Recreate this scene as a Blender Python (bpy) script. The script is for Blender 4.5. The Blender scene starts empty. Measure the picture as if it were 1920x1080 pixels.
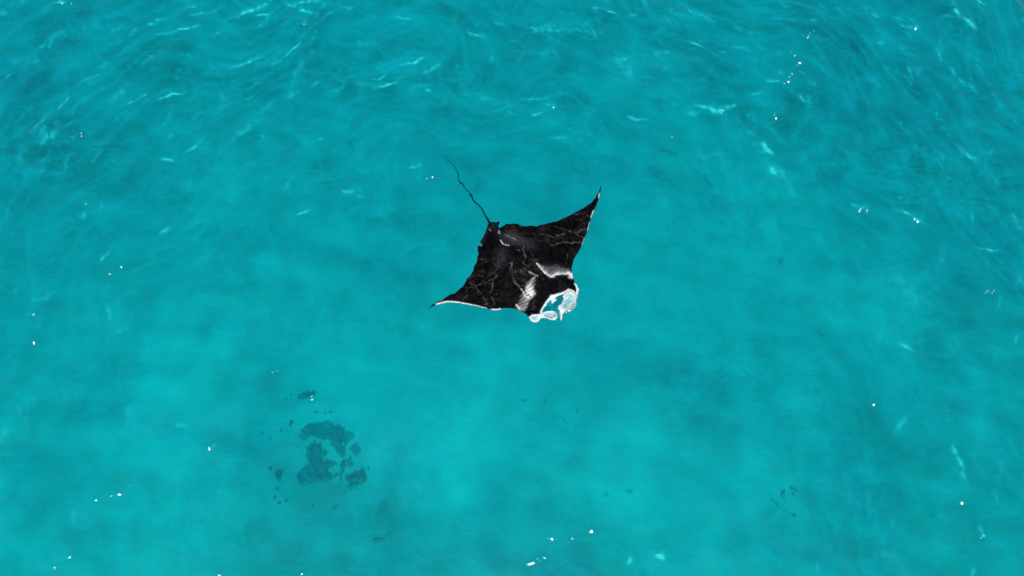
import bpy, math
import numpy as np
from mathutils import Vector
from mathutils.geometry import delaunay_2d_cdt

rng = np.random.default_rng(7)
R = math.radians
scene = bpy.context.scene
col = scene.collection

# ------------------------------------------------------------------ camera
PITCH, DIST, HFOV = R(65), 15.1, R(60)
CAM = np.array([0.0, -DIST * math.cos(PITCH), DIST * math.sin(PITCH)])
cd = bpy.data.cameras.new('camera')
cd.sensor_width = 36.0
cd.lens = 18.0 / math.tan(HFOV / 2)
cd.clip_end = 3000
cam = bpy.data.objects.new('camera', cd)
cam.location = CAM
cam.rotation_euler = (math.pi / 2 - PITCH, 0, 0)
col.objects.link(cam)
scene.camera = cam

# ------------------------------------------------------------------ sky and sun
SUN_ELEV, SUN_AZ = R(65), R(183)           # azimuth clockwise from +Y
w = bpy.data.worlds.new('World')
scene.world = w
w.use_nodes = True
nt = w.node_tree
sky = nt.nodes.new('ShaderNodeTexSky')
sky.sky_type = 'NISHITA'
sky.sun_disc = False
sky.sun_elevation = SUN_ELEV
sky.sun_rotation = SUN_AZ
nt.links.new(sky.outputs[0], nt.nodes['Background'].inputs[0])
nt.nodes['Background'].inputs[1].default_value = 0.07
SUN = np.array([math.sin(SUN_AZ) * math.cos(SUN_ELEV), math.cos(SUN_AZ) * math.cos(SUN_ELEV), math.sin(SUN_ELEV)])
sl = bpy.data.lights.new('sun', 'SUN')
sl.energy = 4.0
sl.angle = R(0.5)
sl.color = (1.0, 0.965, 0.91)
so = bpy.data.objects.new('sun', sl)
so.rotation_euler = Vector(SUN).to_track_quat('Z', 'Y').to_euler()
so.location = (0, 0, 30)
col.objects.link(so)
vs = scene.view_settings
vs.view_transform = 'Standard'
vs.look = 'None'
vs.gamma = 1.0
vs.exposure = 0.0
vs.use_curve_mapping = False
cy = scene.cycles
cy.use_denoising = True
cy.denoiser = 'OPENIMAGEDENOISE'
cy.max_bounces = 4
cy.volume_bounces = 1
cy.transparent_max_bounces = 12
cy.caustics_reflective = False
cy.caustics_refractive = False

# ------------------------------------------------------------------ pixel -> place
FPX = 960 / math.tan(HFOV / 2)
FWD = np.array([0, math.cos(PITCH), -math.sin(PITCH)])
UPV = np.array([0, math.sin(PITCH), math.cos(PITCH)])


def ray(p):
    p = np.asarray(p, float)
    d = FWD + ((p[..., 0:1] - 960) / FPX) * np.array([1.0, 0, 0]) - ((p[..., 1:2] - 540) / FPX) * UPV
    return d


def at(p, z=0.0):
    """photo pixel -> point on the horizontal plane z"""
    d = ray(p)
    t = (z - CAM[2]) / d[..., 2:3]
    return CAM + t * d


def sines(x, y, n, lmin, lmax, seed, dirs=None, spread=math.pi):
    """smooth random field, about -1..1"""
    g = np.random.default_rng(seed)
    out = np.zeros_like(x)
    tot = 0
    for i in range(n):
        lam = math.exp(g.uniform(math.log(lmin), math.log(lmax)))
        a = (dirs if dirs is not None else 0) + g.uniform(-spread, spread)
        k = 2 * math.pi / lam
        am = g.uniform(.5, 1)
        out += am * np.sin(k * (x * math.cos(a) + y * math.sin(a)) + g.uniform(0, 6.3))
        tot += am * am / 2
    return out / (1.6 * math.sqrt(tot))


def smooth(a, b, x):
    t = np.clip((x - a) / (b - a), 0, 1)
    return t * t * (3 - 2 * t)


def seabed_z(x, y):
    yy = np.clip(y, -14, 22)
    return (-4.0 - 0.12 * yy + 0.16 * sines(x, y, 10, 2.5, 7, 11)
            + 0.05 * sines(x, y, 10, .8, 2.0, 12))


def at_bed(p):
    d = ray(p)
    q = at(p, -4.0)
    for _ in range(8):
        z = seabed_z(q[..., 0], q[..., 1])
        t = (z - CAM[2]) / d[..., 2]
        q = CAM + t[..., None] * d
    return q


def mesh_obj(name, verts, faces, mat, smooth_shade=True, parent=None):
    """verts (n,3) array, faces (m,k) int array"""
    verts = np.asarray(verts, np.float32)
    faces = np.asarray(faces, np.int32)
    me = bpy.data.meshes.new(name)
    k = faces.shape[1]
    me.vertices.add(len(verts))
    me.vertices.foreach_set('co', verts.ravel())
    me.loops.add(faces.size)
    me.loops.foreach_set('vertex_index', faces.ravel())
    me.polygons.add(len(faces))
    me.polygons.foreach_set('loop_start', np.arange(0, faces.size, k, dtype=np.int32))
    me.polygons.foreach_set('loop_total', np.full(len(faces), k, np.int32))
    me.polygons.foreach_set('use_smooth', np.full(len(faces), smooth_shade, bool))
    me.update(calc_edges=True)
    me.materials.append(mat)
    o = bpy.data.objects.new(name, me)
    col.objects.link(o)
    o.parent = parent
    return o


def attr(o, name, values):
    a = o.data.attributes.new(name, 'FLOAT', 'POINT')
    a.data.foreach_set('value', np.asarray(values, np.float32).ravel())


def attr_col(o, name, rgb):
    a = o.data.attributes.new(name, 'FLOAT_COLOR', 'POINT')
    c = np.ones((len(rgb), 4), np.float32)
    c[:, :3] = rgb
    a.data.foreach_set('color', c.ravel())


def tag(o, label, cat=None, group=None):
    o['label'] = label
    if cat:
        o['category'] = cat
    if group:
        o['group'] = group


def new_mat(name):
    m = bpy.data.materials.new(name)
    m.use_nodes = True
    n = m.node_tree.nodes
    n.clear()
    return m, n, m.node_tree.links


def grid_faces(nx, ny):
    i = np.arange(nx * ny).reshape(ny, nx)
    return np.stack([i[:-1, :-1], i[:-1, 1:], i[1:, 1:], i[1:, :-1]], -1).reshape(-1, 4)


def axis(lo, hi, step, far):
    """fine between lo and hi, growing steps out to +-far"""
    c = list(np.arange(lo, hi + step / 2, step))
    s, v = step, c[-1]
    while v < far:
        s *= 1.5
        v += s
        c.append(v)
    s, v = step, c[0]
    out = []
    while v > -far:
        s *= 1.5
        v -= s
        out.append(v)
    return np.array(out[::-1] + c)


def seg_dist(x, y, pts):
    """distance to a polyline and position along it 0..1"""
    pts = np.asarray(pts, float)
    L = np.r_[0, np.cumsum(np.hypot(*(pts[1:] - pts[:-1]).T))]
    best = np.full(x.shape, 1e9)
    tt = np.zeros(x.shape)
    for i in range(len(pts) - 1):
        a, b = pts[i], pts[i + 1]
        ab = b - a
        t = np.clip(((x - a[0]) * ab[0] + (y - a[1]) * ab[1]) / max(ab @ ab, 1e-9), 0, 1)
        d = np.hypot(x - a[0] - t * ab[0], y - a[1] - t * ab[1])
        m = d < best
        best = np.where(m, d, best)
        tt = np.where(m, (L[i] + t * (L[i + 1] - L[i])) / L[-1], tt)
    return best, tt


def in_poly(x, y, poly):
    inside = np.zeros(x.shape, bool)
    n = len(poly)
    for i in range(n):
        x1, y1 = poly[i]
        x2, y2 = poly[(i + 1) % n]
        if y1 == y2:
            continue
        c = ((y1 > y) != (y2 > y)) & (x < (x2 - x1) * (y - y1) / (y2 - y1) + x1)
        inside ^= c
    return inside


def fill(poly, step, seed=0):
    """triangulated outline with dense inner points: verts2d, tris, number of rim verts"""
    poly = np.asarray(poly, float)
    g = np.random.default_rng(seed)
    x0, y0 = poly.min(0)
    x1, y1 = poly.max(0)
    gx, gy = np.meshgrid(np.arange(x0, x1, step), np.arange(y0, y1, step))
    gx = gx + g.uniform(-.3, .3, gx.shape) * step
    gy = gy + g.uniform(-.3, .3, gy.shape) * step
    gx, gy = gx.ravel(), gy.ravel()
    m = in_poly(gx, gy, poly)
    gx, gy = gx[m], gy[m]
    d, _ = seg_dist(gx, gy, np.vstack([poly, poly[:1]]))
    m = d > step * .45
    pts = np.vstack([poly, np.stack([gx[m], gy[m]], 1)])
    n = len(poly)
    edges = [(i, (i + 1) % n) for i in range(n)]
    v, e, f, ov, oe, of = delaunay_2d_cdt([Vector(p) for p in pts], edges, [], 0, 1e-5)
    v = np.array([tuple(p) for p in v])
    f = np.array([t for t in f if len(t) == 3])
    c = v[f].mean(1)
    f = f[in_poly(c[:, 0], c[:, 1], poly)]
    # orient so that the face looks up once y is flipped (photo y runs down)
    a, b, cc = v[f[:, 0]], v[f[:, 1]], v[f[:, 2]]
    area = (b[:, 0] - a[:, 0]) * (cc[:, 1] - a[:, 1]) - (b[:, 1] - a[:, 1]) * (cc[:, 0] - a[:, 0])
    f[area > 0] = f[area > 0][:, ::-1]
    d, _ = seg_dist(v[:, 0], v[:, 1], np.vstack([poly, poly[:1]]))
    return v, f, d


def densify(poly, step, jit, seed, closed=True, brush=0.0):
    g = np.random.default_rng(seed)
    out = []
    n = len(poly)
    for i in range(n if closed else n - 1):
        a, b = np.array(poly[i], float), np.array(poly[(i + 1) % n], float)
        k = max(1, int(round(np.hypot(*(b - a)) / step)))
        for j in range(k):
            p = a + (b - a) * j / k
            if j:
                p = p + g.normal(0, jit, 2) + g.normal(0, brush) * np.array([.72, .69])
            out.append(p)
    if not closed:
        out.append(np.array(poly[-1], float))
    return np.array(out)


# ------------------------------------------------------------------ seabed
def seabed_material():
    m, n, l = new_mat('sand')
    out = n.new('ShaderNodeOutputMaterial')
    bs = n.new('ShaderNodeBsdfDiffuse')
    at_ = n.new('ShaderNodeAttribute'); at_.attribute_name = 'tone'
    no = n.new('ShaderNodeTexNoise'); no.inputs['Scale'].default_value = 1.6; no.inputs['Detail'].default_value = 6
    tc = n.new('ShaderNodeTexCoord')
    l.new(tc.outputs['Object'], no.inputs['Vector'])
    ad = n.new('ShaderNodeMath'); ad.operation = 'MULTIPLY_ADD'; ad.inputs[1].default_value = .24; 
    l.new(no.outputs['Fac'], ad.inputs[0]); l.new(at_.outputs['Fac'], ad.inputs[2])
    rp = n.new('ShaderNodeValToRGB')
    rp.color_ramp.elements[0].position = 0.0; rp.color_ramp.elements[0].color = (.10, .11, .10, 1)
    rp.color_ramp.elements[1].position = 1.2 if False else 1.0; rp.color_ramp.elements[1].color = (.78, .74, .60, 1)
    l.new(ad.outputs[0], rp.inputs[0])
    l.new(rp.outputs[0], bs.inputs['Color'])
    l.new(bs.outputs[0], out.inputs['Surface'])
    return m


def build_seabed():
    ax = axis(-16, 16, .14, 420)
    ay = axis(-9, 17, .14, 420)
    x, y = np.meshgrid(ax, ay)
    z = seabed_z(x, y)
    o = mesh_obj('seabed', np.stack([x, y, z], -1).reshape(-1, 3), grid_faces(len(ax), len(ay)), seabed_material())
    # broad paler and darker areas of the bed, (px, py, radius px, amount)
    blobs = [(300, 900, 210, .22), (330, 660, 120, .15), (800, 720, 130, .22), (1000, 850, 190, .12), (1120, 820, 120, .06),
             (1330, 850, 130, .14), (1400, 400, 120, .22), (1640, 560, 90, .18), (1290, 880, 120, .08), (840, 850, 100, .16),
             (1140, 130, 60, .14), (520, 240, 100, .08), (1250, 320, 100, .06), (560, 560, 150, .06), (1150, 560, 120, .08),
             (60, 230, 170, -.16), (120, 360, 90, -.12), (1700, 130, 260, -.16), (1860, 470, 110, -.16), (1680, 300, 120, -.12),
             (780, 470, 90, -.10), (1250, 735, 90, -.16), (1580, 960, 120, -.07), (1000, 130, 110, -.12), (600, 90, 90, -.14),
             (1800, 900, 90, -.12), (600, 1010, 110, -.10), (990, 1000, 110, -.12), (850, 190, 70, -.10), (1600, 780, 120, -.08),
             (60, 950, 70, -.10), (1450, 250, 90, -.06), (470, 840, 60, -.05), (740, 1010, 80, -.08), (1100, 330, 110, -.06)]
    tone = .42 + .10 * sines(x, y, 14, 1.2, 5, 21) + .07 * sines(x, y, 14, .5, 1.2, 22)
    for px, py, r, a in blobs:
        c = at_bed(np.array([px, py]))
        s = r / 1663 * np.linalg.norm(c - CAM)
        wx = x + .35 * sines(x, y, 6, .8, 2.5, 31)
        wy = y + .35 * sines(x, y, 6, .8, 2.5, 32)
        tone += a * np.exp(-(((wx - c[0]) / s) ** 2 + ((wy - c[1]) / s) ** 2) * .8)
    attr(o, 'tone', np.clip(tone - .065, 0, 1))
    o['kind'] = 'structure'
    return o


# ------------------------------------------------------------------ water
STREAKS = [  # (points, sigma px, strength) short bright crests
    ([(422, 40), (440, 33), (470, 22), (500, 8), (515, -4)], 3.5, 1), ([(540, 8), (570, 22), (590, 30)], 3, .8),
    ([(555, 8), (580, 4), (603, 1)], 3, .7), ([(470, 31), (510, 28)], 2, .6), ([(330, 55), (350, 54), (376, 49)], 2.3, .7),
    ([(362, 30), (390, 25), (412, 20)], 2, .5), ([(340, 15), (366, 14)], 2, .6), ([(273, 47), (291, 46)], 2, .6),
    ([(290, 38), (310, 38)], 2, .5), ([(210, 62), (226, 54)], 2, .5), ([(230, 195), (250, 191), (265, 184), (278, 176)], 2.2, .8),
    ([(295, 187), (312, 184), (325, 177), (346, 175)], 2.2, .8), ([(98, 217), (115, 203), (128, 192), (134, 174)], 2.6, .4),
    ([(58, 252), (75, 238), (92, 221)], 3, .3), ([(428, 131), (455, 122), (475, 116), (498, 104)], 2.2, .5),
    ([(500, 125), (525, 115), (545, 98), (567, 76)], 2.4, .6), ([(343, 289), (365, 277), (387, 253)], 2, .4),
    ([(298, 296), (315, 300), (330, 302)], 2, .6), ([(593, 260), (613, 261)], 2, .5), ([(397, 64), (416, 60)], 2, .5),
    ([(150, 158), (192, 139)], 2.4, .3), ([(105, 5), (124, 4)], 2.2, .6), ([(188, 493), (197, 480), (208, 469)], 2.4, .5),
    ([(353, 429), (387, 411)], 2.4, .3), ([(298, 447), (320, 423)], 2.6, .3), ([(23, 364), (42, 357)], 2, .3),
    ([(556, 401), (582, 392)], 2.2, .6), ([(633, 352), (660, 360), (682, 373)], 2.6, .5), ([(738, 30), (772, 35)], 2, .45),
    ([(868, 5), (884, 6)], 2, .4), ([(1110, 18), (1135, 21), (1157, 29)], 2.2, .75), ([(916, 41), (947, 50)], 2.2, .5),
    ([(866, 57), (885, 66), (912, 71)], 2.4, .5), ([(953, 78), (970, 78)], 2, .5), ([(748, 121), (775, 122), (800, 107)], 2, .6),
    ([(695, 150), (712, 150), (724, 141)], 2, .55), ([(698, 166), (720, 164), (747, 155)], 2, .7), ([(795, 173), (809, 174)], 2.4, .6),
    ([(976, 184), (1010, 185), (1062, 172)], 1.8, .45), ([(1018, 195), (1042, 196)], 1.8, .5), ([(998, 217), (1020, 209)], 2, .6),
    ([(1175, 218), (1195, 224), (1215, 224)], 2.2, .7), ([(758, 311), (775, 313), (802, 306)], 2.2, .5),
    ([(998, 60), (1050, 58), (1072, 47)], 3, .3), ([(1058, 55), (1132, 66)], 3, .3), ([(1278, 11), (1310, 28), (1342, 41)], 2.6, .6),
    ([(1293, 79), (1320, 89)], 2.4, .6), ([(1373, 84), (1412, 96)], 2.4, .3), ([(1508, 38), (1532, 43)], 2, .5),
    ([(1433, 152), (1467, 156)], 1.8, .5), ([(1406, 178), (1420, 180), (1442, 172)], 2.2, .6),
    ([(1304, 196), (1330, 207), (1355, 208), (1382, 199)], 3.4, .85), ([(1480, 171), (1497, 180), (1508, 195)], 2.4, .5),
    ([(1393, 249), (1412, 257)], 2.2, .7), ([(1426, 270), (1440, 285), (1450, 293)], 3, .8), ([(1438, 309), (1460, 334)], 2.6, .55),
    ([(1683, 47), (1700, 52), (1724, 53)], 2.2, .6), ([(1784, -4), (1790, 20), (1800, 35), (1815, 45), (1832, 60)], 3, .85),
    ([(1798, 36), (1822, 46)], 2.4, .6), ([(1823, 0), (1847, 9)], 2, .6), ([(1763, 70), (1759, 95), (1766, 117)], 2.2, .4),
    ([(1768, 113), (1800, 150), (1832, 177)], 2.6, .4), ([(1803, 278), (1815, 293), (1832, 301)], 2.4, .5),
    ([(1588, 384), (1610, 390), (1627, 389)], 2, .5), ([(1681, 371), (1702, 378)], 2.2, .5),
    ([(1668, 392), (1700, 403), (1737, 421)], 1.8, .7), ([(1823, 464), (1850, 472), (1872, 470)], 2, .5),
    ([(1686, 639), (1712, 656)], 1.8, .5), ([(1783, 833), (1797, 860), (1804, 882)], 3, .6), ([(1799, 883), (1816, 917)], 3, .35),
    ([(1865, 905), (1870, 942)], 2.6, .35), ([(1836, 985), (1846, 1010)], 2.4, .5), ([(1836, 1048), (1828, 1065), (1818, 1084)], 2.2, .5),
    ([(1173, 1049), (1184, 1054)], 3.4, .8), ([(1228, 1042), (1247, 1046)], 2.4, .7), ([(393, 839), (405, 834)], 1.8, .5),
    ([(328, 800), (352, 797)], 2, .4), ([(1640, 500), (1690, 530), (1712, 560), (1718, 592)], 9, .16),
    ([(1130, 98), (1165, 115), (1200, 150)], 9, .22), ([(60, 560), (85, 555), (110, 545)], 5, .2), ([(1450, 315), (1480, 335)], 8, .2),
    ([(200, 640), (225, 620), (240, 605)], 3, .25), ([(1760, 950), (1765, 975)], 3, .2), ([(1300, 295), (1360, 290)], 4, .3),
    ([(865, 170), (930, 190), (985, 200)], 4, .2), ([(600, 790), (640, 770)], 3, .12), ([(1600, 450), (1625, 470)], 3, .3),
]
GLINTS = [(117, 7, 1), (134, 6, 1), (153, 256, 1.2), (137, 261, .6), (570, 46, 1), (573, 42, .5), (1716, 56, 1.2), (1514, 72, 1.3),
          (1518, 66, .6), (1525, 63, .5), (1490, 105, 1.1), (1483, 99, .6), (1499, 119, 1.6), (1495, 123, 1), (1461, 100, .5),
          (1478, 155, 1.2), (1480, 145, .9), (1485, 140, .9), (1470, 158, .8), (1455, 223, 1.5), (1452, 217, .6), (1353, 213, 1),
          (1260, 258, .9), (1038, 201, 1.2), (811, 332, 1.2), (800, 335, 1), (823, 334, .8), (161, 383, .8), (707, 386, .5),
          (736, 381, .5), (228, 502, 1), (206, 514, 1), (63, 590, 1.1), (64, 645, 1.4), (53, 592, .5), (1611, 397, 1.4),
          (1625, 398, 1.1), (1720, 417, 1.4), (1714, 413, .9), (1848, 550, 1.1), (1860, 551, 1.1), (1639, 758, 1.2), (511, 699, .8),
          (520, 697, .6), (585, 750, 1.4), (392, 839, 1.1), (180, 939, 1.1), (209, 930, 1), (224, 927, 1.4), (244, 909, .5),
          (131, 1046, 1.1), (104, 1068, .6), (411, 1078, 1), (566, 1076, 1.3), (1803, 945, 1.4), (1839, 1009, 1), (1035, 1011, 1.2),
          (1028, 1009, .5), (1073, 1010, .9), (1066, 1016, .5), (1109, 996, 1.5), (1021, 1046, 1.1), (996, 1057, 1.9, 2.4, .45),
          (1007, 1048, .9, 1.6, .7), (1013, 1051, .6)]


# more, fainter crests strewn along the same curved fronts
_g = np.random.default_rng(23)
while len(STREAKS) < 235:
    _x, _y = _g.uniform(-30, 1950), _g.uniform(-30, 1110)
    _r = math.hypot((_x - 960) / 960, (_y - 640) / 600)
    if _g.uniform() > (smooth(.45, 1.1, _r) * (1.0 if _y < 430 else .35)):
        continue
    _t = math.atan2(_y - 700, _x - 960) + math.pi / 2 + _g.normal(0, .28)
    _L, _b = _g.uniform(8, 26), _g.normal(0, .18)
    _dx, _dy = math.cos(_t), math.sin(_t)
    STREAKS.append(([(_x - _dx * _L, _y - _dy * _L), (_x - _dy * _b * _L, _y + _dx * _b * _L), (_x + _dx * _L, _y + _dy * _L)],
                    _g.uniform(1.8, 5.0), _g.uniform(.08, .30)))


def water_material():
    m, n, l = new_mat('sea_water')
    out = n.new('ShaderNodeOutputMaterial')
    tc = n.new('ShaderNodeTexCoord')
    # fine ripples on the shaded normal
    mp = n.new('ShaderNodeMapping'); mp.inputs['Rotation'].default_value = (0, 0, R(20)); mp.inputs['Scale'].default_value = (.55, 1.0, 1.0)
    l.new(tc.outputs['Object'], mp.inputs['Vector'])
    n1 = n.new('ShaderNodeTexNoise'); n1.inputs['Scale'].default_value = 2.6; n1.inputs['Detail'].default_value = 7
    n1.inputs['Roughness'].default_value = .62; n1.inputs['Distortion'].default_value = 1.1
    l.new(mp.outputs[0], n1.inputs['Vector'])
    bp = n.new('ShaderNodeBump'); bp.inputs['Strength'].default_value = .7; bp.inputs['Distance'].default_value = .12
    l.new(n1.outputs['Fac'], bp.inputs['Height'])
    # fresnel
    ge = n.new('ShaderNodeNewGeometry')
    dt = n.new('ShaderNodeVectorMath'); dt.operation = 'DOT_PRODUCT'
    l.new(ge.outputs['Incoming'], dt.inputs[0]); l.new(ge.outputs['Normal'], dt.inputs[1])

    def mth(op, a, b=None, c=None, clamp=False):
        k = n.new('ShaderNodeMath'); k.operation = op; k.use_clamp = clamp
        for i, v in enumerate((a, b, c)):
            if v is None: continue
            if isinstance(v, (int, float)): k.inputs[i].default_value = v
            else: l.new(v, k.inputs[i])
        return k.outputs[0]
    ab = mth('ABSOLUTE', dt.outputs['Value'])
    fr = mth('MULTIPLY_ADD', mth('POWER', mth('SUBTRACT', 1.0, ab, clamp=True), 5.0), .97, .027)
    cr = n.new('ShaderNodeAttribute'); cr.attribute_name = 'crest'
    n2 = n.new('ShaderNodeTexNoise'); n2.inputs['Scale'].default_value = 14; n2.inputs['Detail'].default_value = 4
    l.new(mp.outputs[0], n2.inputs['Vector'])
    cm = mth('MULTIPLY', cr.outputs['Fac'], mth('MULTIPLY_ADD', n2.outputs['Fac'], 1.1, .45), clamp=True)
    si = n.new('ShaderNodeAttribute'); si.attribute_name = 'ripple_light'
    n3 = n.new('ShaderNodeTexNoise'); n3.inputs['Scale'].default_value = 1.1; n3.inputs['Detail'].default_value = 8
    n3.inputs['Roughness'].default_value = .7; n3.inputs['Distortion'].default_value = 1.3
    l.new(tc.outputs['Object'], n3.inputs['Vector'])
    sf = mth('ADD', mth('MULTIPLY_ADD', n3.outputs['Fac'], .26, .035), si.outputs['Fac'], clamp=True)
    fac = mth('MULTIPLY_ADD', cm, .62, sf, clamp=True)
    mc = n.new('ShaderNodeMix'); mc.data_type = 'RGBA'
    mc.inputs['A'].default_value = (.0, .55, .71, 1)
    mc.inputs['B'].default_value = (.03, .74, .66, 1)  # brighter crest colour stands in for sunlight coming through the wave
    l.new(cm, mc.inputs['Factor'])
    df = n.new('ShaderNodeBsdfDiffuse'); l.new(mc.outputs['Result'], df.inputs['Color']); l.new(bp.outputs[0], df.inputs['Normal'])
    tr = n.new('ShaderNodeBsdfTransparent')
    a = n.new('ShaderNodeMixShader')
    l.new(fac, a.inputs[0]); l.new(tr.outputs[0], a.inputs[1]); l.new(df.outputs[0], a.inputs[2])
    gl = n.new('ShaderNodeBsdfGlossy'); gl.inputs['Roughness'].default_value = .2
    b = n.new('ShaderNodeMixShader')
    l.new(fr, b.inputs[0]); l.new(a.outputs[0], b.inputs[1]); l.new(gl.outputs[0], b.inputs[2])
    l.new(b.outputs[0], out.inputs['Surface'])
    # the body of water
    va = n.new('ShaderNodeVolumeAbsorption'); va.inputs['Color'].default_value = (0, .953, .977, 1); va.inputs['Density'].default_value = .9
    vsn = n.new('ShaderNodeVolumeScatter'); vsn.inputs['Color'].default_value = (.02, .88, 1.0, 1); vsn.inputs['Density'].default_value = .075
    vsn.inputs['Anisotropy'].default_value = .2
    ad = n.new('ShaderNodeAddShader')
    l.new(va.outputs[0], ad.inputs[0]); l.new(vsn.outputs[0], ad.inputs[1]); l.new(ad.outputs[0], out.inputs['Volume'])
    return m


def build_water():
    step = .0175
    ax = axis(-11.4, 11.4, step, 400)
    ay = axis(-5.5, 7.5, step, 400)
    nx, ny = len(ax), len(ay)
    x, y = np.meshgrid(ax, ay)
    # calm over the ray, livelier outwards
    m0 = at(np.array([965, 490]))
    rm = np.hypot((x - m0[0]) / 2.1, (y - m0[1]) / 1.7)
    calm = smooth(.85, 2.3, rm)
    c0 = at(np.array([960, 660]))
    wx = x + .5 * sines(x, y, 8, 2.2, 6, 41)
    wy = y + .5 * sines(x, y, 8, 2.2, 6, 42)
    rr = np.hypot(wx - c0[0], (wy - c0[1]) * 1.15)
    env = smooth(2.5, 8.5, rr) * (0.45 + .55 * smooth(-3, 5, y))
    fade = np.exp(-np.maximum(0, np.hypot(x, y) - 25) / 40)      # far swell smooths out on the coarse grid
    h = .030 * sines(x, y, 10, 2.2, 6.5, 51) + (.012 * sines(x, y, 16, .55, 1.6, 52)) * (.4 + .6 * env)
    h += .0030 * sines(x, y, 16, .16, .42, 53) * (.35 + env)
    crest = np.zeros_like(h)
    for lam, A, seed in ((1.9, .034, 61), (.95, .020, 62), (.52, .010, 63)):
        ph = 2 * math.pi * rr / lam + 2.2 * sines(x, y, 8, lam * 1.3, lam * 4, seed)
        s = .5 + .5 * np.cos(ph)
        msk = smooth(.05, .9, sines(x, y, 10, lam * .9, lam * 4, seed + 10))
        rd = s ** 5 * msk * env
        h += A * (rd + .35 * s * env)
        crest += .28 * smooth(.62, 1.0, rd) * smooth(-.2, .8, sines(x, y, 10, .15, .6, seed + 20))
    h *= calm
    th = np.arctan2(wy - c0[1], wx - c0[0])
    def fold(a, b, lmin, lmax, seed):
        return 1 - np.minimum(1, np.abs(sines(a, b, 14, lmin, lmax, seed)) * 1.5)
    tx = rr * 1.0
    ty = th * 3.2 * (.4 + .6 * smooth(1, 5, rr))
    bx = wx + .25 * sines(x, y, 8, .5, 1.6, 75)
    by = wy + .25 * sines(x, y, 8, .5, 1.6, 76)
    patch = smooth(-.5, .9, sines(x, y, 8, 1.2, 4, 80))
    ripple_light = .075 * (.3 + env) * (fold(tx + .1 * bx, ty + .1 * by, .5, 1.6, 77) - .55)  # light and dark of the ripples, painted into the surface veil
    ripple_light += .065 * (.65 + .5 * env) * (fold(bx * .8, by * 1.3, .35, 1.2, 79) ** 2 - .3) * (.4 + patch)
    ripple_light += .055 * (.6 + .5 * env) * (fold(bx + .3 * tx, by * 1.4, .14, .5, 81) ** 2 - .3) * patch
    ripple_light += .030 * sines(bx, by, 12, .8, 2.6, 78)
    # small wave fronts painted in as tone: sharp on the leading side, fading behind
    for q, (lam, amp, kx, ky) in enumerate(((1.7, .085, .10, .30), (.95, .085, -.25, .35), (.55, .080, .20, .30), (.32, .060, -.15, .40))):
        p = (rr * .75 + kx * x + ky * y) / lam + 1.15 * sines(bx, by, 10, lam * 1.3, lam * 4.5, 401 + q)
        fr_ = p - np.floor(p)
        tooth = (1 - fr_) ** 2.2 * smooth(0, .07, fr_)
        mk = smooth(-.1, .9, sines(x, y, 10, lam * 1.0, lam * 3.5, 411 + q))
        ripple_light += amp * (.62 + .36 * env) * (tooth - .27) * mk * (.4 + .6 * calm)
    # crests that can be picked out one by one
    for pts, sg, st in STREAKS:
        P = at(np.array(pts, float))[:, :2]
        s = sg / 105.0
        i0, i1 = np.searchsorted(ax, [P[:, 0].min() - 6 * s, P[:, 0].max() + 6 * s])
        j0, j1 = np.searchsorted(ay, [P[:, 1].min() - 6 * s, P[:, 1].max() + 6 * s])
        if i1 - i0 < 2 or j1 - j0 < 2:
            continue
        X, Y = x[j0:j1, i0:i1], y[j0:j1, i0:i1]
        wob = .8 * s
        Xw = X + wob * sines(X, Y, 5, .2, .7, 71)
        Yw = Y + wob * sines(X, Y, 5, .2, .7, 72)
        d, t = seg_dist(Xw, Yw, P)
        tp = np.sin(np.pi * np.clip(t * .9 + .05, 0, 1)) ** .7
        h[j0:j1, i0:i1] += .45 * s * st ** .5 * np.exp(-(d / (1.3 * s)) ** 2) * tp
        # painted glow, sharp along the crest, soft on its back
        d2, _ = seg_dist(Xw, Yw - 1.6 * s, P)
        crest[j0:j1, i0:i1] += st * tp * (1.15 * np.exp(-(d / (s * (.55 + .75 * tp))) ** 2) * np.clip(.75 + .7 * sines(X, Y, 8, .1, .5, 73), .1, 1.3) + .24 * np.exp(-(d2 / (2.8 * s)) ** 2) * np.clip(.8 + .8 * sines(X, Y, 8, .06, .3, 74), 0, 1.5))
    # little steep facets that throw the sun back at the viewer
    GE = np.zeros_like(h)
    GH = np.zeros_like(h)
    gr = np.random.default_rng(17)
    for px, py, s0, *sh in GLINTS:
        c = at(np.array([px, py], float))
        v = CAM - c
        v /= np.linalg.norm(v)
        nn = v + SUN
        g = -nn[:2] / nn[2]
        s = .022 * s0 + .0145
        st, an = sh or (gr.uniform(1.0, 1.5), gr.uniform(0, 3.14))
        i0, i1 = np.searchsorted(ax, [c[0] - 4 * s, c[0] + 4 * s])
        j0, j1 = np.searchsorted(ay, [c[1] - 4 * s, c[1] + 4 * s])
        X, Y = x[j0:j1, i0:i1] - c[0], y[j0:j1, i0:i1] - c[1]
        A, B = X * math.cos(an) + Y * math.sin(an), Y * math.cos(an) - X * math.sin(an)
        r2 = (A * A / st + B * B * st) / (s * s)
        e = np.exp(-r2 ** 3 * .6)
        w_ = GE[j0:j1, i0:i1]
        m = e > w_
        GH[j0:j1, i0:i1] = np.where(m, g[0] * X + g[1] * Y, GH[j0:j1, i0:i1])
        GE[j0:j1, i0:i1] = np.where(m, e, w_)
    h = h * (1 - GE) + GH * GE
    h *= fade
    v = np.stack([x, y, h], -1).reshape(-1, 3)
    f = grid_faces(nx, ny)
    # closed body: skirt and underside well below the seabed
    idx = np.arange(nx * ny).reshape(ny, nx)
    ring = np.r_[idx[0, :-1], idx[:-1, -1], idx[-1, :0:-1], idx[:0:-1, 0]]
    low = v[ring].copy(); low[:, 2] = -12
    nb = len(v)
    k = len(ring)
    lowi = nb + np.arange(k)
    side = np.stack([ring, lowi, np.roll(lowi, -1), np.roll(ring, -1)], -1)
    cen = nb + k
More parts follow.
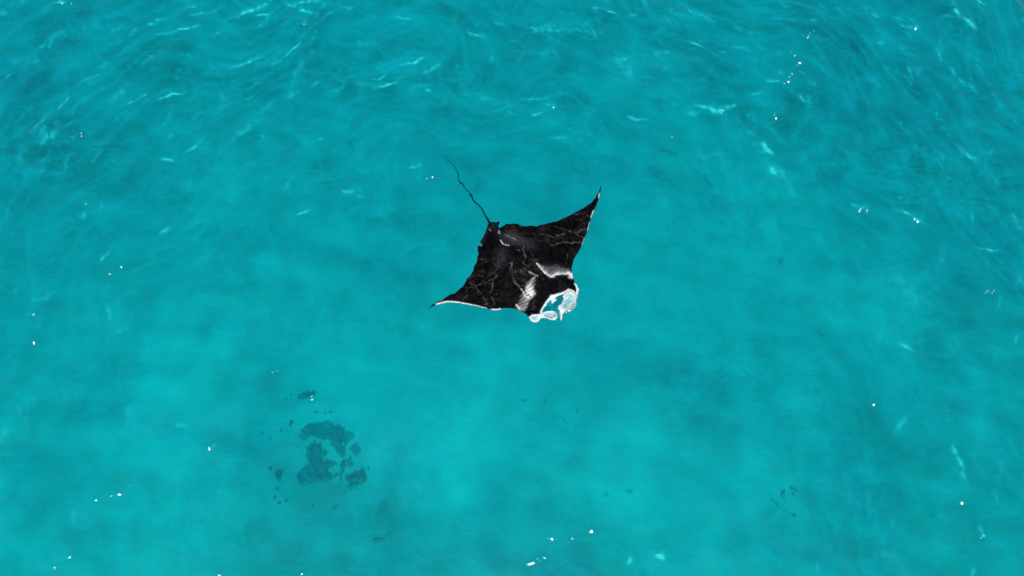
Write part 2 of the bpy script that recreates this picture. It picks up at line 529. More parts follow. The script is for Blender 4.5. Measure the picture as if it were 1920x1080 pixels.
    v = np.vstack([v, low, [[0, 0, -12]]])
    # underside as quads fanned in pairs
    half = []
    for q in range(0, k - 1, 2):
        half.append((cen, lowi[(q + 2) % k], lowi[q + 1], lowi[q]))
    f = np.vstack([f, side, np.array(half)])
    o = mesh_obj('water', v, f, water_material())
    cc = np.zeros(len(v)); cc[:nx * ny] = np.clip(crest * fade, 0, 1).ravel()
    attr(o, 'crest', cc)
    cc = np.zeros(len(v)); cc[:nx * ny] = (ripple_light * fade).ravel()
    attr(o, 'ripple_light', cc)
    o['kind'] = 'structure'
    return o


# ------------------------------------------------------------------ manta ray
OUT = [(916.7, 416.5), (923.3, 416.2), (929, 417), (933.3, 415.8), (937.5, 415.4), (936.7, 418.3), (935, 421.7), (934.6, 425),
       (936.7, 427.5), (940, 425), (944.2, 423.3), (949.2, 420), (955, 419.8), (960.8, 419.2), (968.3, 419.3), (972.5, 420.4),
       (979.2, 423.3), (987, 424.2), (993.3, 423.3), (997.8, 422.6), (1006.7, 424.4), (1012.2, 422.2), (1026.7, 418.9),
       (1035.6, 416.7), (1043.3, 415.6), (1055.6, 410.6), (1068.9, 405.6), (1076.7, 401.7), (1091.1, 395.6), (1102.2, 388.9),
       (1108.9, 383.9), (1114.4, 377.2), (1120, 368.9), (1123.3, 361.7), (1125.8, 353.9), (1126.1, 358.3), (1124.4, 366.1),
       (1121.7, 378.3), (1117.8, 389.4), (1112.2, 401.7), (1107.8, 412.8), (1103.3, 427.2), (1100, 440), (1095, 449.4),
       (1091.3, 460), (1087.5, 468.3), (1080.8, 478.3), (1075, 488.3), (1073.8, 495), (1071.8, 503.3), (1072.9, 509.2),
       (1074.2, 519.2), (1077.1, 529.6), (1081.7, 534.6), (1085, 542.5), (1084.2, 549.2), (1082.5, 556.7), (1082.5, 560.8),
       (1081.3, 570), (1078.3, 577.5), (1071.7, 583.3), (1065, 587.5), (1061.7, 587.9), (1057, 586.2), (1054.4, 592), (1053.3, 600),
       (1051.8, 604.5), (1050.6, 598), (1049.3, 589), (1049.6, 581.7), (1046.7, 579.2), (1047.5, 573.3), (1051.7, 570.8),
       (1055.8, 563.3), (1055, 555), (1056.7, 551.3), (1050, 553.3), (1043.3, 556.7), (1040, 560.4), (1043.8, 561.7), (1040.8, 565),
       (1037.5, 569.2), (1033.3, 568.3), (1034.2, 562.9), (1031.7, 562.5), (1026.7, 567.5), (1021.7, 574.2), (1017.5, 580.8),
       (1016.3, 584.6), (1025.8, 583.3), (1033.3, 582), (1040, 584.2), (1045.8, 587.5), (1046.7, 591.7), (1045.4, 596.7),
       (1040.8, 600.8), (1035, 600.4), (1026.7, 598.3), (1019.2, 596.3), (1014.6, 596.3), (1011.7, 600), (1007.5, 604.2),
       (1003.3, 605), (997.5, 602.5), (993.3, 598.3), (991.7, 595.4), (988.3, 590.8), (983.3, 586.7), (978.3, 584.6),
       (969.2, 580.4), (960, 578.2), (950, 577.8), (943.3, 577.6), (937.8, 580.9), (924.4, 581.7), (916.7, 579.4), (894.4, 574.4),
       (877.8, 572), (861.1, 569.4), (848.9, 568.9), (837.8, 569.1), (826.7, 572), (818.9, 573.3), (811.1, 576.4), (802.6, 581.8),
       (810, 574.4), (820, 567.8), (827.8, 565.8), (844.4, 553.6), (852.2, 552.2), (865.6, 540), (871.1, 533.3), (874.4, 524.4),
       (880, 519.4), (886.7, 508.3), (888.9, 500), (893.3, 492.8), (894.8, 482), (897.5, 475.4), (895.4, 470.8), (895.8, 461.7),
       (897.5, 459.6), (900, 461.7), (903.8, 461.3), (903.3, 456.7), (899.2, 455), (902.5, 449.2), (906.7, 443.3), (910, 434.2),
       (912.5, 429.2), (912.9, 426.7), (915, 424.2), (912.5, 422.1), (915.4, 420.8), (916.3, 417.5)]
TAIL = [(921, 424), (916.5, 416), (914.5, 411), (911, 405.5), (908, 400.5), (907, 396.5), (903, 390.5), (899, 386), (894.5, 381.5),
        (889, 377.5), (886, 373), (885, 368), (881, 362.5), (880.5, 359.5), (876.5, 358.5), (873.5, 354.5), (870.5, 350.5),
        (868.5, 347), (864, 342.5), (860.5, 339.5), (859.8, 336), (861, 333.5), (857.5, 330.8), (860.5, 327.5), (857, 323),
        (855.5, 317), (852, 311), (849, 308), (845.8, 304), (843.5, 303.4), (840, 299.5), (837, 294.5), (833.5, 292)]


def line_paint(x, y, strokes, wob_seed):
    wx = x + 1.4 * sines(x, y, 6, 10, 30, wob_seed) + .3 * sines(x, y, 6, 3, 7, wob_seed + 2)
    wy = y + 1.4 * sines(x, y, 6, 10, 30, wob_seed + 1) + .3 * sines(x, y, 6, 3, 7, wob_seed + 3)
    res = []
    for pts, wd, st in strokes:
        wd = wd * .85
        d, t = seg_dist(wx, wy, pts)
        res.append(st * np.exp(-(d / wd) ** 2))
    return np.max(res, 0)


def web(x, y, n, seed):
    """thin web lines between cells: distance-to-edge of scattered points, bent"""
    g = np.random.default_rng(seed)
    wx = x + 5 * sines(x, y, 8, 14, 50, seed + 1) + 1.2 * sines(x, y, 8, 4, 10, seed + 3)
    wy = y + 5 * sines(x, y, 8, 14, 50, seed + 2) + 1.2 * sines(x, y, 8, 4, 10, seed + 4)
    px = g.uniform(795, 1135, n); py = g.uniform(345, 612, n)
    d = np.hypot(wx[:, None] - px, wy[:, None] - py)
    d.partition(1, axis=1)
    return d[:, 1] - d[:, 0]


def skin_colours(x, y, top):
    n = len(x)
    black = np.array([.0022, .0019, .0032])
    c = np.tile(black, (n, 1))
    c *= (1 + .5 * sines(x, y, 12, 8, 40, 81))[:, None]

    def over(a, rgb):
        a = np.clip(a, 0, 1)[:, None]
        c[:] = c * (1 - a) + np.array(rgb) * a
    f1 = sines(x, y, 14, 10, 40, 82)
    f2 = sines(x, y, 14, 2.5, 7, 83)
    f3 = sines(x, y, 16, 1.6, 3.2, 84)
    # faint brown bloom, grey sheen painted into the skin colour
    over(.5 * smooth(0, 1.2, f1), (.007, .0052, .0048))
    over(.45 * np.exp(-(((x - 941) / 14) ** 2 + ((y - 487) / 17) ** 2) ** 1.6) * (.8 + .4 * f2), (.028, .034, .042))
    over(.5 * np.exp(-(((x - 962 + (y - 452) * -.9) / 24) ** 2 + ((y - 455) / 16) ** 2) ** 1.5) * (.9 + .4 * f2), (.072, .073, .078))
    over(.5 * np.exp(-(((x - 994) / 14) ** 2 + ((y - 470) / 9) ** 2)) * (.7 + .4 * f2), (.04, .038, .04))
    over(.55 * np.exp(-(((x - 1042) / 34) ** 2 + ((y - 509) / 9) ** 2)) * (.6 + .6 * f3), (.06, .065, .08))
    # web of rippling sunlight painted in pale lines over the back
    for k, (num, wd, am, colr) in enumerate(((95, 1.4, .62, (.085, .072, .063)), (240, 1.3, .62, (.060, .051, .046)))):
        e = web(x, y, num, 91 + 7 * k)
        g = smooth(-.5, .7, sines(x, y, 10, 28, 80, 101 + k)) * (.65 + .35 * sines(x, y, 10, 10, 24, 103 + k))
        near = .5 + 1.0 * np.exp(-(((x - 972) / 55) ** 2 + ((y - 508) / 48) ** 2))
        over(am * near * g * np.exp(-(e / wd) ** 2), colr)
    # stronger single lines of the painted light web (cream)
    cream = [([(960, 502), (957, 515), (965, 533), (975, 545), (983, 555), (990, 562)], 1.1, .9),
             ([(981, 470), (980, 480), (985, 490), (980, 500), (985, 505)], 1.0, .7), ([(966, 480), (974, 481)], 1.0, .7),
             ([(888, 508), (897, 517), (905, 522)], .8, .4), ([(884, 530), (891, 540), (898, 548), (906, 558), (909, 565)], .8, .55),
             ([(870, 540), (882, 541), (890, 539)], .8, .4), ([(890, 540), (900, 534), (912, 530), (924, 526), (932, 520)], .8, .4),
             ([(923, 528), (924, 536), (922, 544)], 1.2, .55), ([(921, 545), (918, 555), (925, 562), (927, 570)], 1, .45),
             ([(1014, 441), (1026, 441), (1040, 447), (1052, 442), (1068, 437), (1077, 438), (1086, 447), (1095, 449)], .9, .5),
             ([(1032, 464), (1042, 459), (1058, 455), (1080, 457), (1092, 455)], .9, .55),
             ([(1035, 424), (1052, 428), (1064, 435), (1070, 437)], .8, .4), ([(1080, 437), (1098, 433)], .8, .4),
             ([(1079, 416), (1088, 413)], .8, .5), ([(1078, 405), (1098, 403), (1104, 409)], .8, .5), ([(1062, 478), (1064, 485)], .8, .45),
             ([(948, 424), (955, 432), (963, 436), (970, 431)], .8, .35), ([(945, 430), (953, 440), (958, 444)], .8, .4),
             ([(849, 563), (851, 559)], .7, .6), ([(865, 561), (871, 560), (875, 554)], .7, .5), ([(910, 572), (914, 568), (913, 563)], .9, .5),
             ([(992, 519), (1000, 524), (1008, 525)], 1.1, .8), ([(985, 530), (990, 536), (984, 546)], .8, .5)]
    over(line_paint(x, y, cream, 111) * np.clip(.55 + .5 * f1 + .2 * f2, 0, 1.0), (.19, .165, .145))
    # white shoulder chevrons: streaks of white skin with a ragged rim
    ua = (x * .35 - y * .94)
    va = (x * .94 + y * .35)
    strk = sines(va, ua * .14, 20, 1.7, 5.0, 121)
    A = [(1005, 502), (1012, 510), (1020, 519), (1031, 526), (1037, 525.5), (1043, 520), (1056, 516.5), (1064, 514.5), (1066, 522), (1073, 523),
         (1073.5, 512), (1067, 506), (1052, 503), (1040, 499), (1036, 505), (1020, 507)]
    da, _ = seg_dist(x, y, A + A[:1])
    sa = np.where(in_poly(x, y, A), da, -da)
    dA, tA = seg_dist(x + .8 * f2, y + .8 * f3, [(1006, 503), (1013, 512), (1021, 519), (1031, 525), (1037, 525), (1045, 519), (1056, 516), (1068, 512), (1073, 520)])
    ins = smooth(-2.5, 2.5, sa + 1.2 * strk)
    over(ins * np.exp(-dA / 8) * np.clip(.75 + .55 * strk + .2 * f2, .1, 1.2) * .85, (.36, .38, .40))
    over(smooth(-1.5, 1.5, sa + .8) * np.exp(-(dA / 2.6) ** 2) * np.clip(.75 + .5 * f2 + .3 * strk, 0, 1), (.78, .78, .76))
    white = [([(1034, 524), (1041, 519), (1047, 515)], 2.4, .6), ([(1066, 512), (1072, 518)], 2.0, .9), ([(1066, 522), (1072, 520)], 1.8, .6),
             ([(993, 553), (998, 556)], 4.0, 1), ([(1003, 528), (997, 536), (988, 545)], 1.2, .45), ([(992, 519), (999, 524), (1008, 525)], 1.0, .5),
             ([(969, 573), (973, 579)], 1.6, .95), ([(983, 555), (990, 562)], 1.4, .8), ([(975, 547), (984, 556)], 1.1, .7),
             ([(936, 440), (937, 434), (935.5, 431)], .9, .6), ([(916, 429), (917, 432), (922, 435)], .9, .6), ([(936, 439), (938, 441)], 1.3, .8),
             ([(937, 459), (941, 463), (948, 467), (953, 470)], 1.1, .7), ([(946, 447), (951, 450), (960, 455), (966, 460)], 1.2, .22)]
    B = [(1003, 530), (1001, 540), (1000, 552), (999, 560), (990, 566), (988, 577), (982, 583), (974, 582), (967, 575), (971, 567), (977, 558), (983, 549), (990, 538), (998, 529)]
    db, _ = seg_dist(x, y, B + B[:1])
    sb = np.where(in_poly(x, y, B), db, -db)
    st2 = sines(x * .6 + y * .8, (x * .8 - y * .6) * .14, 20, 1.7, 5.0, 123)
    dB, _ = seg_dist(x + .8 * f2, y + .8 * f3, [(1003, 530), (1001, 540), (999, 555), (990, 565), (985, 576), (976, 582)])
    insB = smooth(-2.5, 2.5, sb + 1.2 * st2)
    over(insB * np.exp(-dB / 12) * np.clip(.7 + .55 * st2 + .2 * f2, .1, 1.2) * .85, (.36, .38, .39))
    over(insB * np.exp(-((x - 994) / 9) ** 2 - ((y - 551) / 12) ** 2) * np.clip(.6 + .6 * st2, 0, 1), (.7, .7, .68))
    over(line_paint(x, y, white, 131) * np.clip(.75 + .45 * f3 + .35 * f2, 0, 1), (.82, .82, .80))
    # white rim of the leading edges
    rimA = [(1123.4, 368.5), (1122, 376)], [(1112, 401), (1108, 412)], [(1105, 421), (1101, 436)], [(1095.5, 448), (1091, 461)]
    for k, s in enumerate(rimA):
        over(1.1 * np.exp(-(seg_dist(x, y, list(s))[0] / (1.1, 1.2, .6, .5)[k]) ** 2) * (.85 + .3 * f2), (.80, .74, .74))
    d, t = seg_dist(x, y, [(818, 573), (828, 570.4), (838, 567.8), (849, 567.8), (861, 568.6), (878, 571.2), (894, 574), (912, 578.5)])
    over(1.2 * np.exp(-(d / (1.0 + 1.6 * t * np.exp(1 - t / .12) / .12 * .35 * .3 + .5 * (1 - t))) ** 2) * (.85 + .35 * f2), (.82, .76, .76))
    d, t = seg_dist(x, y, [(922, 580.5), (932, 580.7), (938, 579.5)])
    over(1.1 * np.exp(-(d / 1.3) ** 2), (.7, .7, .7))
    # head fins and mouth rim: white skin, pale blue inside, bluish shadow lines painted in
    HEADW = [(1076, 532), (1080, 540), (1080, 550), (1074, 545), (1064, 543.5), (1058, 547), (1050, 549.5), (1040, 552), (1032, 555), (1026, 562),
             (1020, 571), (1013, 583), (1012, 589), (1007, 590), (998, 590), (991, 594.5), (985, 600), (1000, 612), (1060, 612), (1095, 590), (1095, 530)]
    dh, _ = seg_dist(x, y, HEADW + HEADW[:1])
    sh = np.where(in_poly(x, y, HEADW), dh, -dh)
    hw = smooth(-.6, 1.0, sh + .8 * f3)
    over(hw, (.66, .71, .72))
    c[:] *= (1 + hw * (.16 * f3 + .16 * f2))[:, None]
    inR = [(1058, 552), (1066, 553), (1077, 558), (1079, 566), (1076, 574), (1068, 581), (1058, 583), (1052, 578), (1055, 570), (1058, 561)]
    inL = [(1019, 590), (1028, 586), (1036, 586), (1043, 590), (1041, 596), (1033, 597), (1024, 595)]
    inC = [(995, 595), (1006, 592), (1011, 596), (1006, 601), (999, 600)]
    for q, P in enumerate((inR, inL, inC)):
        dd, _ = seg_dist(x, y, P + P[:1])
        sd = np.where(in_poly(x, y, P), dd, -dd)
        stt = sines((x * .5 + y * .87), (x * .87 - y * .5) * .2, 12, 2, 7, 141 + q)
        over(smooth(-1.2, 1.6, sd + .8 * f3) * np.clip(.75 + .4 * stt, 0, 1), (.20, .44, .48))
    navy_shade = [([(1079.5, 560), (1079.8, 569), (1076, 577), (1068, 582.5), (1060, 584.5)], 1.4, .85), ([(1060, 585), (1064, 587)], 1.8, .9),
            ([(1059, 571), (1060, 577)], .9, .5), ([(1044.5, 589), (1044, 594), (1038, 598), (1028, 596.5), (1020, 593.5)], 1.2, .8),
            ([(1040, 587), (1043, 589)], 1, .7), ([(1077, 537), (1080, 545), (1080, 555)], .8, .5), ([(994, 594), (1001, 590)], .8, .5),
            ([(1027, 561), (1031, 556)], .8, .5), ([(1051, 589), (1052, 594)], .7, .6)]
    over(1.15 * line_paint(x, y, navy_shade, 157) * (.8 + .4 * f2), (.012, .040, .12))
    # dorsal fin at the tail root, greenish grey
    over(.8 * np.exp(-(((x - 926) / 8) ** 2 + ((y - 427) / 8) ** 2) ** 2) * (.8 + .3 * f2), (.016, .026, .030))
    # underside is white
    c[~top] = (.75, .77, .78)
    return np.clip(c, 0, 1)


def skin_material():
    m, n, l = new_mat('ray_skin')
    out = n.new('ShaderNodeOutputMaterial')
    bs = n.new('ShaderNodeBsdfPrincipled')
    a = n.new('ShaderNodeAttribute'); a.attribute_name = 'skin'
    no = n.new('ShaderNodeTexNoise'); no.inputs['Scale'].default_value = 30; no.inputs['Detail'].default_value = 5
    tc = n.new('ShaderNodeTexCoord')
    l.new(tc.outputs['Object'], no.inputs['Vector'])
    bp = n.new('ShaderNodeBump'); bp.inputs['Strength'].default_value = .3; bp.inputs['Distance'].default_value = .01
    l.new(no.outputs['Fac'], bp.inputs['Height'])
    l.new(a.outputs['Color'], bs.inputs['Base Color'])
    l.new(bp.outputs[0], bs.inputs['Normal'])
    bs.inputs['Roughness'].default_value = .55
    bs.inputs['Specular IOR Level'].default_value = .03
    l.new(bs.outputs[0], out.inputs['Surface'])
    return m


def build_manta():
    poly = densify(OUT, 2.2, .32, 5)
    hd = (poly[:, 0] > 990) & (poly[:, 1] > 538)
    poly[hd] += np.random.default_rng(6).normal(0, .35, (hd.sum(), 2))
    v, f, d = fill(poly, .78, 3)
    x, y = v[:, 0], v[:, 1]
    base = .016
    # thickness from the edge plus a body ridge from tail root to head and a bulge at the head
    ds, ts = seg_dist(x, y, [(927, 426), (960, 470), (1000, 515), (1038, 548)])
    ridge = .17 * np.exp(-(ds / 40) ** 2) * (.25 + .75 * np.sin(np.pi * np.clip(.12 + .8 * ts, 0, 1)))
    edge = smooth(0, 30, d)
    zt = base + edge * (.035 + ridge)
    # wing tips lift a little
    tipR = smooth(75, 165, np.hypot(x - 985, y - 505)) * smooth(985, 1126, x)
    tipL = smooth(75, 165, np.hypot(x - 985, y - 505)) * smooth(985, 802, x)
    lift = .10 * tipR + .05 * tipL
    # dorsal fin at the tail root
    dd, td = seg_dist(x, y, [(921, 420), (930, 434)])
    zt += .05 * np.exp(-(dd / 4) ** 2) * smooth(0, 3, d)
    zt += .006 * sines(x, y, 12, 6, 25, 161) * edge + .002 * sines(x, y, 12, 2.5, 6, 162) * edge
    # cupped head fins: rims stand up, middle sinks
    for cx, cy_, rx, ry in ((1066, 567, 15, 17), (1031, 591, 14, 7)):
        q = ((x - cx) / rx) ** 2 + ((y - cy_) / ry) ** 2
        zt += .035 * np.exp(-((np.sqrt(q) - .9) / .3) ** 2) * smooth(0, 1.5, d)
    zb = base - smooth(0, 26, d) * (.05 + .9 * ridge) - .012 * smooth(0, 3, d)
    rim = d < 1e-4
    P3 = at(np.stack([x, y], 1), base)
    top = P3.copy(); top[:, 2] = zt + lift
    n = len(v)
    inner = np.where(~rim)[0]
    bi = np.arange(n); bi[inner] = n + np.arange(len(inner))
    bot = P3[inner].copy(); bot[:, 2] = (zb + lift)[inner]
    verts = np.vstack([top, bot])
    faces = np.vstack([f, bi[f][:, ::-1]])
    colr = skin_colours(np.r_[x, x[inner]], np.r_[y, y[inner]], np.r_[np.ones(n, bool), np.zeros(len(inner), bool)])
    # whip tail, its root buried in the body
    tp = densify(TAIL, 1.8, .42, 9, closed=False)
    k = len(tp)
    T = at(tp, .03)
    s = np.linspace(0, 1, k)
    knots = np.interp(s, [0, .06, .12, .38, .43, .46, .55, .62, .7, .76, .8, 1], [.028, .018, .012, .010, .017, .007, .006, .012, .005, .010, .005, .003])
    T[:, 2] = .045 - .02 * smooth(0, .2, s)
    tan = np.gradient(T, axis=0); tan /= np.linalg.norm(tan, axis=1)[:, None]
    sidev = np.cross(tan, [0, 0, 1.0]); sidev /= np.linalg.norm(sidev, axis=1)[:, None]
    upv = np.cross(sidev, tan)
    K = 8
    ang = np.arange(K) * 2 * math.pi / K
    ringv = (T[:, None] + knots[:, None, None] * (np.cos(ang)[None, :, None] * sidev[:, None] + .8 * np.sin(ang)[None, :, None] * upv[:, None])).reshape(-1, 3)
    o0 = len(verts)
    tf = []
    for i in range(k - 1):
        for j in range(K):
            a, b = o0 + i * K + j, o0 + i * K + (j + 1) % K
            tf += [(a, b, b + K), (a, b + K, a + K)]
    for j in range(1, K - 1):
        e = o0 + (k - 1) * K
        tf.append((e, e + j, e + j + 1))
    verts = np.vstack([verts, ringv])
    faces = np.vstack([faces, np.array(tf)])
    colr = np.vstack([colr, np.tile([.004, .005, .007], (len(ringv), 1))])
    org = at(np.array([985., 505.]), 0.0)
    o = mesh_obj('manta_ray', verts - org, faces, skin_material())
    o.location = org
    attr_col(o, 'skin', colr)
    tag(o, 'black manta ray with white shoulder patches gliding at the water surface', 'manta ray')
    return o


# ------------------------------------------------------------------ weed on the seabed
def weed_material(name='dark_weed', lo=(.04, .05, .035, 1), hi=(.17, .18, .13, 1)):
    m, n, l = new_mat(name)
    out = n.new('ShaderNodeOutputMaterial')
    bs = n.new('ShaderNodeBsdfDiffuse')
    tc = n.new('ShaderNodeTexCoord')
    no = n.new('ShaderNodeTexNoise'); no.inputs['Scale'].default_value = 2.2; no.inputs['Detail'].default_value = 3; no.inputs['Roughness'].default_value = .5
    l.new(tc.outputs['Object'], no.inputs['Vector'])
    rp = n.new('ShaderNodeValToRGB')
    rp.color_ramp.elements[0].position = .35; rp.color_ramp.elements[0].color = lo
    rp.color_ramp.elements[1].position = .75; rp.color_ramp.elements[1].color = hi
    l.new(no.outputs['Fac'], rp.inputs[0])
    cv = n.new('ShaderNodeAttribute'); cv.attribute_name = 'cover'      # sparse growth at the fringe, sand between
    mx = n.new('ShaderNodeMix'); mx.data_type = 'RGBA'; mx.inputs['A'].default_value = (.42, .41, .33, 1)
    l.new(cv.outputs['Fac'], mx.inputs['Factor']); l.new(rp.outputs[0], mx.inputs['B'])
    l.new(mx.outputs['Result'], bs.inputs['Color']); l.new(bs.outputs[0], out.inputs['Surface'])
    return m


def weed(mat, poly, label, group=None, height=.16, jit=1.9, step=2.2, seed=0):
    poly = np.asarray(poly, float)
    size = np.ptp(poly, axis=0).max()
    st = min(step, size / 6)
    pl = densify(poly, st * 1.0, .25 * min(1, size / 40), seed)
    am = min(1, size / 45)
    sm = am * (2.2 * sines(pl[:, 0], pl[:, 1], 8, 7, 20, seed + 203) + 1.1 * sines(pl[:, 0], pl[:, 1], 8, 3, 7, seed + 204))
    pl = pl + sm[:, None] * np.array([.8, .5])
    v, f, d = fill(pl, st, seed)
    q = at_bed(v)
    dmax = max(d.max(), 1e-3)
    lump = 1 + .45 * sines(v[:, 0], v[:, 1], 12, 6, 18, seed + 200) + .3 * sines(v[:, 0], v[:, 1], 12, 2.5, 6, seed + 201)
    hh = .09 * smooth(0, min(dmax * .6, 2.5), d) + height * min(1, size / 30) * smooth(0, min(dmax, 6), d) * np.clip(lump, .2, 2)
    if size > 25:      # bare sand shows through in places
        gap = sines(v[:, 0] * .8 - v[:, 1] * .6, (v[:, 0] * .6 + v[:, 1] * .8) * .35, 14, 4, 14, seed + 202)
        hh -= .6 * smooth(.5, .8, gap)
    q[:, 2] += hh - .02
    # curtain down into the sand so the clump is a closed lump
    rim = d < 1e-4
    inner = np.where(~rim)[0]
    n = len(v)
    bi = np.arange(n); bi[inner] = n + np.arange(len(inner))
    low = q[inner].copy(); low[:, 2] = np.minimum(seabed_z(low[:, 0], low[:, 1]) - .05, low[:, 2] - .02)
    verts = np.vstack([q, low]); faces = np.vstack([f, bi[f][:, ::-1]])
    org = q.mean(0); org[2] = seabed_z(org[0], org[1])
    o = mesh_obj('seaweed_clump', verts - org, faces, mat)
    dn = smooth(0, min(5.5, max(2.0, .8 * dmax)), d + 1.0 + 1.1 * sines(v[:, 0], v[:, 1], 12, 3, 9, seed + 205))
    attr(o, 'cover', np.r_[dn, dn[inner]])
    o.location = org
    tag(o, label, 'seaweed', group)
    return o


def ell(cx, cy, rx, ry, ang=0, n=14, seed=0):
    g = np.random.default_rng(seed + int(cx * 7 + cy))
    a = np.arange(n) / n * 2 * math.pi
    r = 1 + g.uniform(-.28, .28, n)
    ca, sa = math.cos(R(ang)), math.sin(R(ang))
    return [(cx + r[i] * (rx * math.cos(t) * ca - ry * math.sin(t) * sa), cy + r[i] * (rx * math.cos(t) * sa + ry * math.sin(t) * ca)) for i, t in enumerate(a)]


def build_weeds():
    mat = weed_material()
    thin = weed_material('sparse_weed', (.27, .28, .22, 1), (.38, .38, .30, 1))

    def tile(pts, ox, oy, s):
        return [(ox + a / s, oy + b / s) for a, b in pts]
    T1 = lambda p: tile(p, 460, 700, 3.857)
    big = [([(385, 500), (390, 455), (415, 400), (450, 375), (520, 370), (570, 355), (640, 375), (710, 400), (750, 440), (795, 440), (790, 470),
             (740, 505), (720, 560), (728, 605), (700, 618), (680, 600), (640, 550), (600, 500), (540, 475), (470, 462), (420, 485)],
            'large dark seaweed bed arching like a hook over the other clumps on the sand'),
           ([(440, 540), (480, 520), (545, 515), (565, 560), (610, 580), (555, 605), (575, 635), (640, 650), (680, 640), (670, 670), (620, 690),
             (605, 740), (640, 750), (600, 790), (500, 800), (400, 820), (385, 790), (365, 740), (420, 690), (470, 660), (440, 610)],
            'broad dark seaweed bed in the hollow below the hook shaped bed'),
           ([(725, 745), (780, 730), (845, 700), (880, 740), (870, 790), (800, 820), (740, 850), (700, 890), (690, 910), (720, 840), (745, 800), (722, 790)],
            'dark wedge shaped seaweed clump with a thin trailing point'),
           ([(735, 555), (790, 510), (845, 555), (830, 590), (790, 610), (770, 570)], 'small triangular seaweed clump beside the hook shaped bed'),
           ([(690, 635), (730, 625), (790, 650), (770, 680), (715, 690), (705, 740), (690, 820), (672, 820), (682, 700)],
            'narrow seaweed tongue hanging between the broad bed and the wedge shaped clump'),
           ([(375, 180), (430, 160), (495, 135), (540, 150), (490, 170), (400, 192)], 'lone long leaf shaped seaweed scrap above the hook shaped bed'),
           ([(215, 680), (250, 715), (275, 700), (302, 648), (290, 700), (270, 745), (262, 805), (222, 770)],
            'Y shaped seaweed scrap beside the broad dark bed')]
    for i, (p, lab) in enumerate(big):
        weed(mat, T1(p), lab, seed=300 + i)
    for i, (a, b, rx, ry, an, lab) in enumerate([
            (295, 185, 10, 9, 0, 'round seaweed dot off the tail end of the lone leaf shaped scrap'),
            (332, 158, 12, 5, -45, 'thin slanted seaweed sliver between the leaf shaped scrap and a round dot'),
            (520, 283, 24, 8, 0, ''), (578, 292, 7, 5, 0, 'tiny seaweed dot between two flat scraps over the hook shaped bed'), (620, 283, 22, 7, -5, ''),
            (330, 363, 34, 11, -45, 'longest slanted seaweed sliver of the diagonal row beside the hook shaped bed'),
            (262, 413, 15, 7, -45, 'short slanted seaweed sliver following the longest one in the diagonal row'),
            (120, 432, 8, 9, 0, 'isolated seaweed dot past the ragged end of the diagonal row'),
            (185, 470, 24, 9, -30, 'ragged seaweed scrap ending the diagonal row of slivers'),
            (232, 840, 18, 10, 20, 'tilted oval seaweed scrap off the foot of the Y shaped scrap'),
            (215, 897, 9, 24, 0, 'narrow upright seaweed scrap under the tilted oval one'),
            (240, 942, 25, 9, 0, 'flat fringed seaweed scrap at the foot of the narrow upright one'),
            (292, 925, 15, 9, 0, 'stubby seaweed scrap next to the flat fringed one'),
            (640, 980, 36, 11, -20, 'leaf shaped seaweed scrap alone beyond the wedge clump with trailing point'),
            (478, 966, 38, 5, -10, 'very thin faint seaweed strand beyond the broad dark bed'),
            (185, 690, 16, 10, -60, 'small slanted seaweed scrap touching the arm of the Y shaped scrap'),
            (892, 690, 6, 16, 10, 'thin upright seaweed fleck at the blunt end of the wedge clump'),
            (655, 740, 12, 30, 40, 'slanted seaweed scrap lodged between the broad bed and the narrow tongue')]):
        weed(mat, T1(ell(a, b, rx, ry, an)), lab or 'small flat seaweed scrap between the hook shaped bed and the leaf shaped scrap',
             'seaweed scraps around the hook shaped bed', height=.07, seed=320 + i)
    T2 = lambda p: tile(p, 1400, 880, 9)
    for i, (p, lab) in enumerate([
            ([(570, 450), (580, 380), (640, 345), (670, 360), (650, 420), (640, 480), (680, 530), (620, 500)], 'faint crescent shaped seaweed scrap opposite a forked one'),
            ([(720, 280), (800, 320), (865, 360), (850, 400), (780, 370), (720, 340)], 'faint short slanting seaweed scrap next to the crescent shaped one'),
            ([(730, 410), (790, 400), (830, 440), (890, 495), (790, 455)], 'faint pointed seaweed scrap ending in a thin spike'),
            ([(690, 740), (760, 760), (840, 760), (850, 790), (800, 830), (750, 800)], 'faint squat seaweed scrap at the end of a row of dots')]):
        weed(thin, T2(p), lab, height=.05, seed=350 + i)
    for i, (a, b, rx, ry, an) in enumerate([(425, 510, 18, 13, 50), (480, 565, 16, 11, 0), (508, 597, 17, 13, 0), (550, 658, 12, 9, 30), (515, 632, 9, 8, 0), (640, 712, 12, 9, 0)]):
        weed(thin, T2(ell(a, b, rx, ry, an)), 'tiny seaweed dot in the row beside the crescent shaped scrap', 'row of seaweed dots', height=.03, seed=360 + i)
    T3 = lambda p: tile(p, 940, 700, 7.2)
    for i, (a, b, rx, ry, an) in enumerate([(745, 185, 26, 9, -60), (300, 370, 20, 26, 0), (345, 372, 12, 30, 0), (595, 380, 14, 34, 30), (545, 410, 34, 5, 0), (685, 408, 12, 8, 0), (240, 485, 14, 7, 30),
                                            (325, 570, 26, 7, 40), (690, 620, 38, 7, -60), (1020, 515, 16, 36, 10), (1060, 460, 22, 6, -60), (1085, 605, 14, 14, 0),
                                            (850, 640, 12, 34, -30), (860, 778, 22, 7, 0), (880, 752, 8, 8, 0), (1005, 755, 12, 14, 0), (1140, 735, 26, 10, -30), (320, 742, 32, 7, 15)]):
        weed(thin, T3(ell(a, b, rx, ry, an)), 'faint tiny seaweed scrap in the loose scatter ahead of the manta ray', 'loose scatter of tiny seaweed scraps', height=.03, seed=380 + i)
    weed(thin, [(690, 1025), (702, 1012), (718, 1004), (738, 994), (728, 1007), (714, 1016)], 'faint long streak of seaweed lying alone on the sand', height=.04, seed=401)
    weed(thin, ell(1466, 491, 7, 6), 'faint round seaweed spot alone on pale sand', height=.05, seed=402)


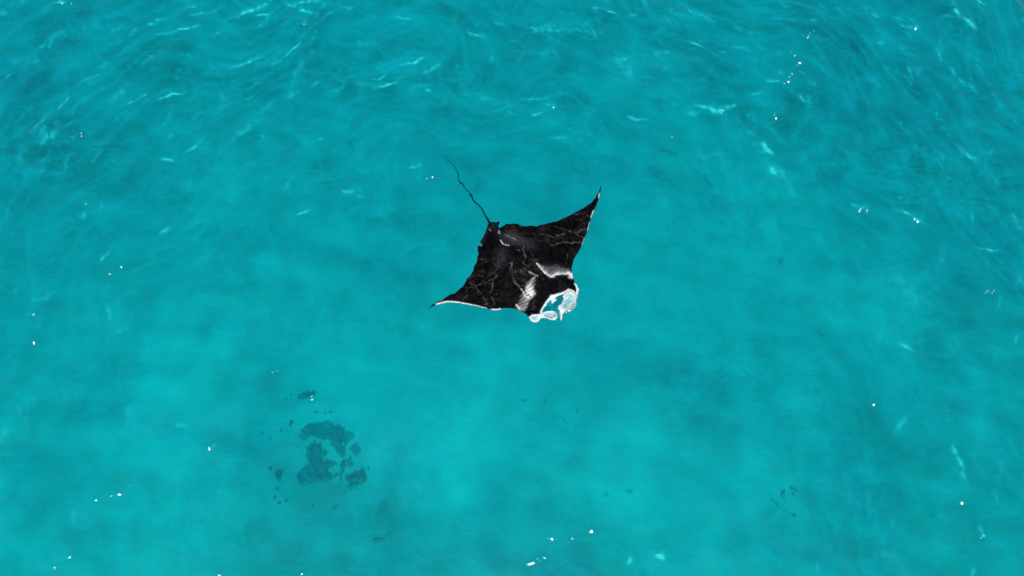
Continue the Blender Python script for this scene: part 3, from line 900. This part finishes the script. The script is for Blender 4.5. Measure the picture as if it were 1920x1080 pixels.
build_seabed()
build_water()
build_manta()
build_weeds()
